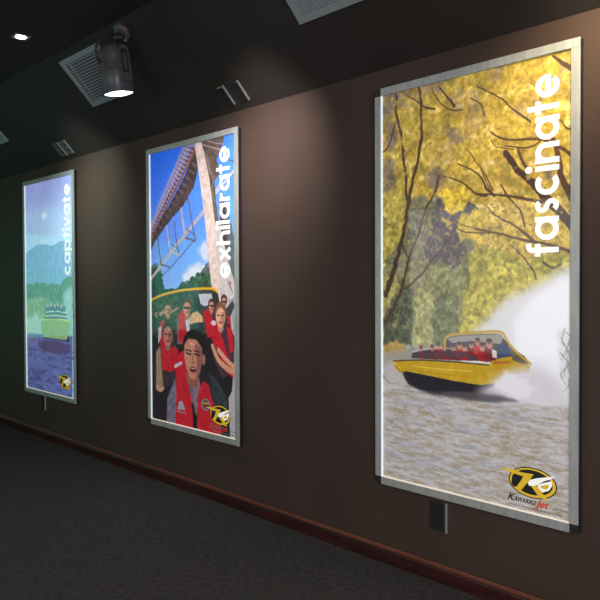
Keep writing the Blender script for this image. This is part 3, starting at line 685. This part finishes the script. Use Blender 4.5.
# ================= far picture: boat on a lake below mountains
def paint_far():
    p = Paint(PIW, PIH, 5.5); X, Y = p.X, p.Y
    t = np.clip((Y - 60) / 700, 0, 1)[..., None]
    p.I = (1 - t) * np.array((146, 158, 216.)) + t * np.array((160, 192, 226.)); p.noise(.04, 300, 3)
    p.poly(Q("-20,247 1197,324 1186,774 -34,728"), (166, 198, 230), soft=60, a=.6)
    p.ell(518,377,77,37, (200, 218, 240), rough=12, rscale=30, soft=14); p.ell(485,649,104,22, (180, 204, 228), rough=14, rscale=30, soft=14)  # pale ovals: lamp glints on the cover, painted into the print
    p.poly(Q("-36,797 134,735 352,687 561,685 712,713 860,677 1003,673 1188,702 1174,1247 -51,1258"), (116, 152, 192), rough=14, rscale=90, tex=.08)
    p.poly(Q("-41,935 240,873 554,947 803,1015 1182,917 1173,1288 -52,1305"), (112, 156, 186), rough=14, rscale=90, tex=.08, a=.8)
    p.poly(Q("-47,1143 287,1110 600,1132 897,1122 993,1070 1179,1041 1162,1753 -68,1826"), (84, 122, 112), rough=34, rscale=40, seed=3, tex=.22)
    p.poly(Q("-52,1305 389,1254 646,1295 636,1686 -66,1768"), (120, 148, 118), rough=30, rscale=60, seed=5, tex=.2, soft=14)
    p.poly(Q("966,1207 1177,1144 1163,1701 1024,1709 936,1450"), (150, 188, 190), rough=30, soft=30, a=.8)
    p.poly(Q("-1,1511 277,1457 486,1540 482,1672 49,1716"), (156, 190, 184), rough=40, rscale=50, soft=20, a=.85)
    p.poly(Q("-64,1698 482,1672 1164,1660 1149,2304 -85,2374"), (88, 98, 154), soft=8)
    w = np.clip((Y - 1740) / 60, 0, 1)
    r1 = fbm(X * .5, Y * 2.0, 60, 12, 3); r2 = fbm(X * .4, Y * 1.7, 130, 14, 3)
    p.blend(w * np.clip((r1 - .56) * 7, 0, 1), (58, 56, 96), .6); p.blend(w * np.clip((.42 - r2) * 7, 0, 1), (112, 128, 184), .5)
    p.poly(Q("321,1769 634,1730 1117,1746 1115,1829 731,1876 425,1852"), (74, 62, 96), rough=26, rscale=60, soft=8, a=.8)
    p.poly(Q("-64,1698 270,1671 321,1769 -68,1838"), (108, 104, 136), rough=12, soft=8, a=.7)
    # boat, its greens partly a teal window reflection painted in
    p.poly(Q("455,1718 882,1717 1094,1726 1072,1654 482,1683"), (40, 46, 62), rough=4, soft=5)
    p.poly(Q("408,1509 641,1491 935,1486 1122,1506 1096,1632 1024,1709 635,1708 455,1707 405,1631"), (126, 158, 112)); p.line(Q("408,1520 691,1500 983,1501 1122,1517"), 14, 14, (178, 200, 112))
    p.poly(Q("516,1396 986,1375 1053,1488 513,1506"), (84, 116, 122)); p.line(Q("541,1428 792,1411 1031,1426"), 12, 12, (170, 200, 200)); p.line(Q("514,1473 791,1459 1054,1467"), 9, 9, (190, 212, 206))
    for q in Q("581,1372 670,1360 756,1369 830,1357 914,1371 974,1359"):
        p.ell(q[0], q[1] + 14, 44, 34, (74, 100, 116)); p.ell(q[0], q[1] - 14, 26, 24, (150, 160, 156))
    p.line(Q("516,1407 518,1330 646,1311 844,1308 939,1328 985,1396"), 16, 16, (86, 142, 120))
    p.noise(.06, 30, 99)
    return p

far_box, Mf = light_box(-8.2402, 'leftmost and farthest framed picture, a boat on a blue lake under mountains with captivate lettering', (False, False, False, False))
mid_box, Mm = light_box(-5.5453, 'middle framed picture with steel bridge, crowded boat in red life vests and exhilarate lettering', (False, False, False, True))
near_box, Mn = light_box(-2.9032, 'nearest and largest looking framed picture, a yellow jet boat under autumn trees with fascinate lettering', (True, False, True, True))
for box, M, x0, painter, word, z1, z0, glow in ((far_box, Mf, -8.2402, paint_far, 'captivate', 2.272, 1.325, 1.25), (mid_box, Mm, -5.5453, paint_mid, 'exhilarate', 2.277, 1.270, .80), (near_box, Mn, -2.9032, paint_near, 'fascinate', 2.261, 1.356, .70)):
    pr = painter().mesh('printed_picture', box, x0 + BAR, .0118, PH - BAR, print_mat('print_' + word, PRINT_GLOW * glow))
    yy = .0116; xb = x0 + BAR + 1.138
    le = lettering(word, box, xb, .128, z0, z1, yy)
    em = emblem(box, x0 + BAR + (1.000 if word != 'captivate' else .99), PH - BAR - 2.152, .135, .079, yy)
    parts = [pr, le, em]
    if word != 'captivate':
        ink = m_ink_black if word == 'fascinate' else m_ink_grey
        cx = x0 + BAR + .862; zz = PH - BAR - 2.264
        parts.append(words('K', box, cx - .005, zz, .054, yy, ink, .4)); parts.append(words('AWARAU', box, cx + .034, zz, .035, yy, ink, .3, width=.125)); parts.append(words('Jet', box, cx + .162, zz - .004, .054, yy, m_ink_red, .4, width=.068))
        b = MB(); rr = random.Random(4); x = cx + .01
        while x < cx + .30:
            w_ = rr.uniform(.008, .022); b.box(x, x + w_, yy - .001, yy, zz - .024, zz - .018); x += w_ + .005
        parts.append(b.build('small_print', m_ink_grey, box)); b = MB(); x = cx + .255
        while x < cx + .33: b.box(x, x + .012, yy - .001, yy, zz + .002, zz + .008); x += .016
        parts.append(b.build('small_print', m_ink_grey, box))
    for o in parts: o.data.transform(M)

# ------------------------------------------------------------------ ceiling grilles
SD = Vector((0, -math.cos(PHI), math.sin(PHI)))       # up the slope, away from the wall
SN = Vector((0, -math.sin(PHI), -math.cos(PHI)))      # out of the slope into the room
def slope_pt(x, L): return Vector((x, WALL, ZC)) + SD * L
def slope_frame(x, L):
    """local x along the room, local y up the slope, local z out into the room"""
    M = Matrix(((1, SD.x, SN.x), (0, SD.y, SN.y), (0, SD.z, SN.z))).to_4x4(); M.translation = slope_pt(x, L); return M
GW, GH = 0.685, 0.46
def grille(x, L, label, fine):
    r = empty('ceiling_grille', label, 'air grille', group='square air grilles in the sloped ceiling')
    r.matrix_world = slope_frame(x, L)
    fwid = 0.045
    b = MB(); b.box(0, GW, 0, fwid, 0, .018); b.box(0, GW, GH - fwid, GH, 0, .018); b.box(0, fwid, fwid, GH - fwid, 0, .018); b.box(GW - fwid, GW, fwid, GH - fwid, 0, .018)
    b.build('frame', m_grille, r, bevel=.003)
    b = MB(); b.box(fwid, GW - fwid, fwid, GH - fwid, .0005, .003); b.build('duct_back', m_grille_dark if not fine else m_grille_glow, r)
    b = MB(); n = 15
    T = math.radians(0 if fine else 12); hb = .0058 if fine else .0084
    for i in range(n):
        y = fwid + (GH - 2 * fwid) * (i + .5) / n
        M = Matrix.Translation((0, y, .009)) @ Matrix.Rotation(T, 4, 'X'); b.box(fwid, GW - fwid, -hb, hb, -.001, .001, 0, M)
    m = 22 if fine else 8
    for i in (range(1, m) if fine else (1, 7)):
        x_ = fwid + (GW - 2 * fwid) * i / m; w = .0042 if fine else .004
        b.box(x_ - w, x_ + w, fwid, GH - fwid, .004, .0165)
    b.build('louvres', m_grille, r)
    return r
grille(-5.995, .418, 'grey slatted air grille in the dark ceiling behind the hanging spotlight', False)
grille(-3.275, .434, 'grey egg-crate air grille cut by the top edge of the photo', True)
grille(-8.675, .400, 'grey slatted air grille at the left edge of the photo', False)

# ------------------------------------------------------------------ power outlets with chrome strips
def outlet(name, M, w, h, label, group, clip=False, plate=None):
    r = empty(name, label, 'power outlet', group=group); r.matrix_world = M
    b = MB(); b.box(0, w - .012, 0, h, 0, .008); b.build('cover_plate', plate or m_plate, r, bevel=.002)
    b = MB(); b.box(w - .012, w, -.004, h + .004, 0, .013); b.build('edge_strip', m_strip, r, bevel=.002)
    for v in (.30, .72):
        b = MB(); b.loft([[Vector((w * .6 + .019 * math.cos(t), h * v + .019 * math.sin(t), z)) for t in [k * math.pi / 8 for k in range(16)]] for z in (.0081, .0105)], smooth=False)
        for ang in (.6, -.6):
            Mx = Matrix.Translation((w * .6 + .008 * (1 if ang > 0 else -1), h * v + .004, .0106)) @ Matrix.Rotation(ang, 4, 'Z'); b.box(-.0015, .0015, -.005, .005, 0, .0006, 1, Mx)
        b.build('socket', [m_hole, m_lamp_dark], r)
        b = MB(); b.box(w * .12, w * .26, h * v + .004, h * v + .020, .0081, .0115); b.build('switch', m_hole, r)
    if clip:
        b = MB(); b.box(w - .080, w - .02, h - .006, h - .002, .0081, .011); b.build('clip', m_clip, r)
    return r
GRP = 'twin power outlets let into the sloped ceiling'
outlet('power_outlet', slope_frame(-4.375, .064), .112, .160, 'ceiling outlet with chrome strip and yellow clip, left of the pair above the middle picture', GRP, True)
outlet('power_outlet', slope_frame(-4.202, .064), .112, .160, 'ceiling outlet with chrome strip, right of the pair above the middle picture', GRP)
outlet('power_outlet', slope_frame(-7.20, .058), .140, .155, 'ceiling outlet with chrome strip, left one of the pair above the farthest picture', GRP, plate=m_plate_sheen)
outlet('power_outlet', slope_frame(-7.045, .058), .140, .155, 'ceiling outlet with chrome strip, right one of the pair above the farthest picture', GRP, plate=m_plate_sheen)
def wall_frame(x, z):
    M = Matrix(((1, 0, 0), (0, 0, -1), (0, 1, 0))).to_4x4(); M.translation = Vector((x, WALL, z)); return M
WG = 'wall outlets under the picture frames'
outlet('power_outlet', wall_frame(-2.515, -.197), .120, .165, 'black wall outlet with chrome strip just below the nearest yellow boat picture', WG)
outlet('power_outlet', wall_frame(-7.870, -.165), .120, .155, 'black wall outlet with chrome strip below the farthest blue lake picture', WG)

# ------------------------------------------------------------------ hanging spotlights
def spot_lamp(name, parent, energy, color, M, angle=95, blend=1.0, radius=.09):
    l = bpy.data.lights.new(name, 'SPOT'); l.energy = energy; l.color = color; l.spot_size = math.radians(angle); l.spot_blend = blend; l.shadow_soft_size = radius
    o = bpy.data.objects.new(name, l); C.objects.link(o); o.parent = parent; o.matrix_local = M; return o

def spotlight(loc, label, aim, normal, body_off, color, energy, angle):
    """loc = centre of the ceiling rose, normal = out of the ceiling, body_off = top centre of the housing from loc, aim = unit direction of the beam"""
    r = empty('spotlight', label, 'spotlight', loc, group='grey cylinder spotlights hung from the ceiling')
    normal = Vector(normal).normalized(); aim = Vector(aim).normalized(); H = .375
    def ringM(o, ax):
        q = Vector((0, 0, 1)).rotation_difference(ax).to_matrix().to_4x4(); q.translation = o; return q
    def disc(rad, z): return [Vector((rad * math.cos(t), rad * math.sin(t), z)) for t in [2 * math.pi * k / 32 for k in range(32)]]
    top = Vector(body_off)
    b = MB(); b.loft([disc(.075, 0), disc(.075, .022), disc(.066, .032), disc(.030, .036)]); b.build('ceiling_rose', m_lamp, r, M=ringM(Vector((0, 0, 0)), normal))
    knee = normal * .06 + Vector((0, 0, -.015))
    b = MB(); b.tube([normal * .03, knee, knee.lerp(top, .5) + Vector((0, 0, -.01)), top - aim * -.03], .013, 12); b.tube([knee + Vector((-.02, -.02, 0)), knee + Vector((.03, .03, 0))], .024, 16)
    b.build('swivel_arm', m_lamp_dark, r)
    b = MB(); b.box(-.012, .012, -.035, .035, -.006, .006, M=Matrix.Translation(knee + Vector((.045, .045, -.01))) @ Matrix.Rotation(.8, 4, 'Z') @ Matrix.Rotation(.9, 4, 'X')); b.build('locking_lever', m_trim, r, bevel=.003)
    # housing: z runs along the beam from the domed top to the open mouth
    xa = Vector((.96, .10, 0)); xa = (xa - aim * xa.dot(aim)).normalized(); ya = aim.cross(xa)
    MH = Matrix(((xa.x, ya.x, aim.x), (xa.y, ya.y, aim.y), (xa.z, ya.z, aim.z))).to_4x4(); MH.translation = top
    def sec(rx, ry, z, e=2.6, n=48):
        out = []
        for k in range(n):
            t = 2 * math.pi * k / n; c, s_ = math.cos(t), math.sin(t)
            out.append(Vector((rx * math.copysign(abs(c) ** (2 / e), c), ry * math.copysign(abs(s_) ** (2 / e), s_), z)))
        return out
    b = MB(); S = [(.02, .0), (.055, .004), (.084, .018), (.101, .042), (.108, .075), (.110, .11), (.112, .215), (.1125, .2155), (.1145, .217), (.1145, .223), (.1125, .2245), (.116, .355), (.118, .372), (.118, H), (.106, H), (.104, H - .02)]
    b.loft([sec(q, q * .96, z) for q, z in S], cap1=False); b.build('housing', m_lamp, r, M=MH)
    b = MB(); b.loft([sec(.103, .099, H - .012), sec(.103, .099, H - .008)], smooth=False); b.build('lens', m_lens, r, M=MH)
    # rounded side rib with a slot, on the +x side
    def cap(w, z0, z1, x0, x1, n=14):
        P = [(w * math.cos(t), z0 + w - w * math.sin(t) * 1.0) for t in [math.pi * k / n for k in range(n + 1)]]
        P = [(w, z1)] + P + [(-w, z1)]
        return [[Vector((x, y, z)) for y, z in P] for x in (x0, x1)]
    b = MB(); b.loft(cap(.052, .03, .30, .088, .128), smooth=False); b.build('side_rib', m_lamp, r, bevel=.006, M=MH)
    b = MB(); b.loft(cap(.028, .06, .24, .126, .130), smooth=False); b.build('side_slot', m_lamp_dark, r, M=MH)
    b = MB(); b.loft(cap(.013, .09, .22, .1295, .133), smooth=False); b.build('slot_insert', m_lamp, r, M=MH)
    # coiled cable from the rose down the side of the housing
    Hc = MH.to_3x3(); lx = -Hc.col[0]; 
    c = Vector((.73, -.683, 0)); lft = Vector((-.683, -.73, 0))
    P0 = normal * .02 + Vector((0, 0, -.01)); P1 = top + lft * .055 + c * .06 + Vector((0, 0, .015)); P2 = top + lft * .085 + c * .118 + Vector((0, 0, -.05)); P3 = top + lft * .075 + c * .135 + Vector((0, 0, -.135)); P4 = top + lft * .05 + c * .125 + Vector((0, 0, -.175))
    ctrl = [P0, P0.lerp(P1, .5) + Vector((0, 0, .015)) + lft * .01, P1, P2, P3, P4]; path = []
    for i in range(len(ctrl) - 1):
        a0 = ctrl[max(i - 1, 0)]; a1 = ctrl[i]; a2 = ctrl[i + 1]; a3 = ctrl[min(i + 2, len(ctrl) - 1)]
        for t in [k / 60 for k in range(60)]:
            path.append(.5 * (2 * a1 + (a2 - a0) * t + (2 * a0 - 5 * a1 + 4 * a2 - a3) * t * t + (-a0 + 3 * a1 - 3 * a2 + a3) * t ** 3))
    hel = []
    for i, q in enumerate(path):
        t = (path[min(i + 1, len(path) - 1)] - path[max(i - 1, 0)]).normalized(); u = t.cross(Vector((.3, .2, .9))).normalized(); v = t.cross(u)
        ph = i * 2 * math.pi / 12; hel.append(q + .011 * (math.cos(ph) * u + math.sin(ph) * v))
    b = MB(); b.tube(hel, .0032, 6); b.build('coiled_cable', m_cable, r)
    q = Vector((0, 0, -1)).rotation_difference(aim).to_matrix().to_4x4(); q.translation = top + aim * (H + .004)
    spot_lamp('spotlight_beam', r, energy, color, q, angle)
    return r
cam_side = math.atan2(.45, .9)
spotlight(slope_pt(-4.93, .865), 'grey cylinder spotlight hanging below the ceiling with lit lens and coiled black cable', (.03, .13, -.985), SN, (-.085, -.045, -.09), (.9, .95, 1.0), SPOT_SEEN, 110)
for x, yy, tx, ty, col, e, lab in ((-1.05, -.85, -1.62, 2.25, (1.0, .80, .48), SPOT_NEAR, 'grey cylinder spotlight outside the photo lighting the nearest picture'), (-3.35, -1.35, -4.0, 2.0, (1.0, .90, .82), SPOT_MID, 'grey cylinder spotlight outside the photo lighting the middle picture'), (-6.3, -1.65, -6.65, 1.95, (.85, 1.0, .84), SPOT_FAR, 'grey cylinder spotlight outside the photo lighting the farthest picture')):
    loc = Vector((x, yy, CEIL)); body = Vector((0, 0, -.09))
    aim = Vector((tx, WALL, ty)) - (loc + body)
    spotlight(loc, lab, aim, (0, 0, -1), body, col, e, 68)

# ------------------------------------------------------------------ recessed downlight
r = empty('downlight', 'small square recessed downlight glowing warm in the flat ceiling at top left', 'ceiling light', (-5.745, -1.01, CEIL))
b = MB(); s = .062; i_ = .046
b.box(-s, s, -s, -i_, -.006, 0); b.box(-s, s, i_, s, -.006, 0); b.box(-s, -i_, -i_, i_, -.006, 0); b.box(i_, s, -i_, i_, -.006, 0); b.build('trim_ring', m_trim, r, bevel=.001)
b = MB(); b.loft([[Vector((.040 * math.cos(t), .040 * math.sin(t), z)) for t in [2 * math.pi * k / 32 for k in range(32)]] for z in (-.009, -.001)], smooth=False); b.build('lamp', m_warm_lens, r)
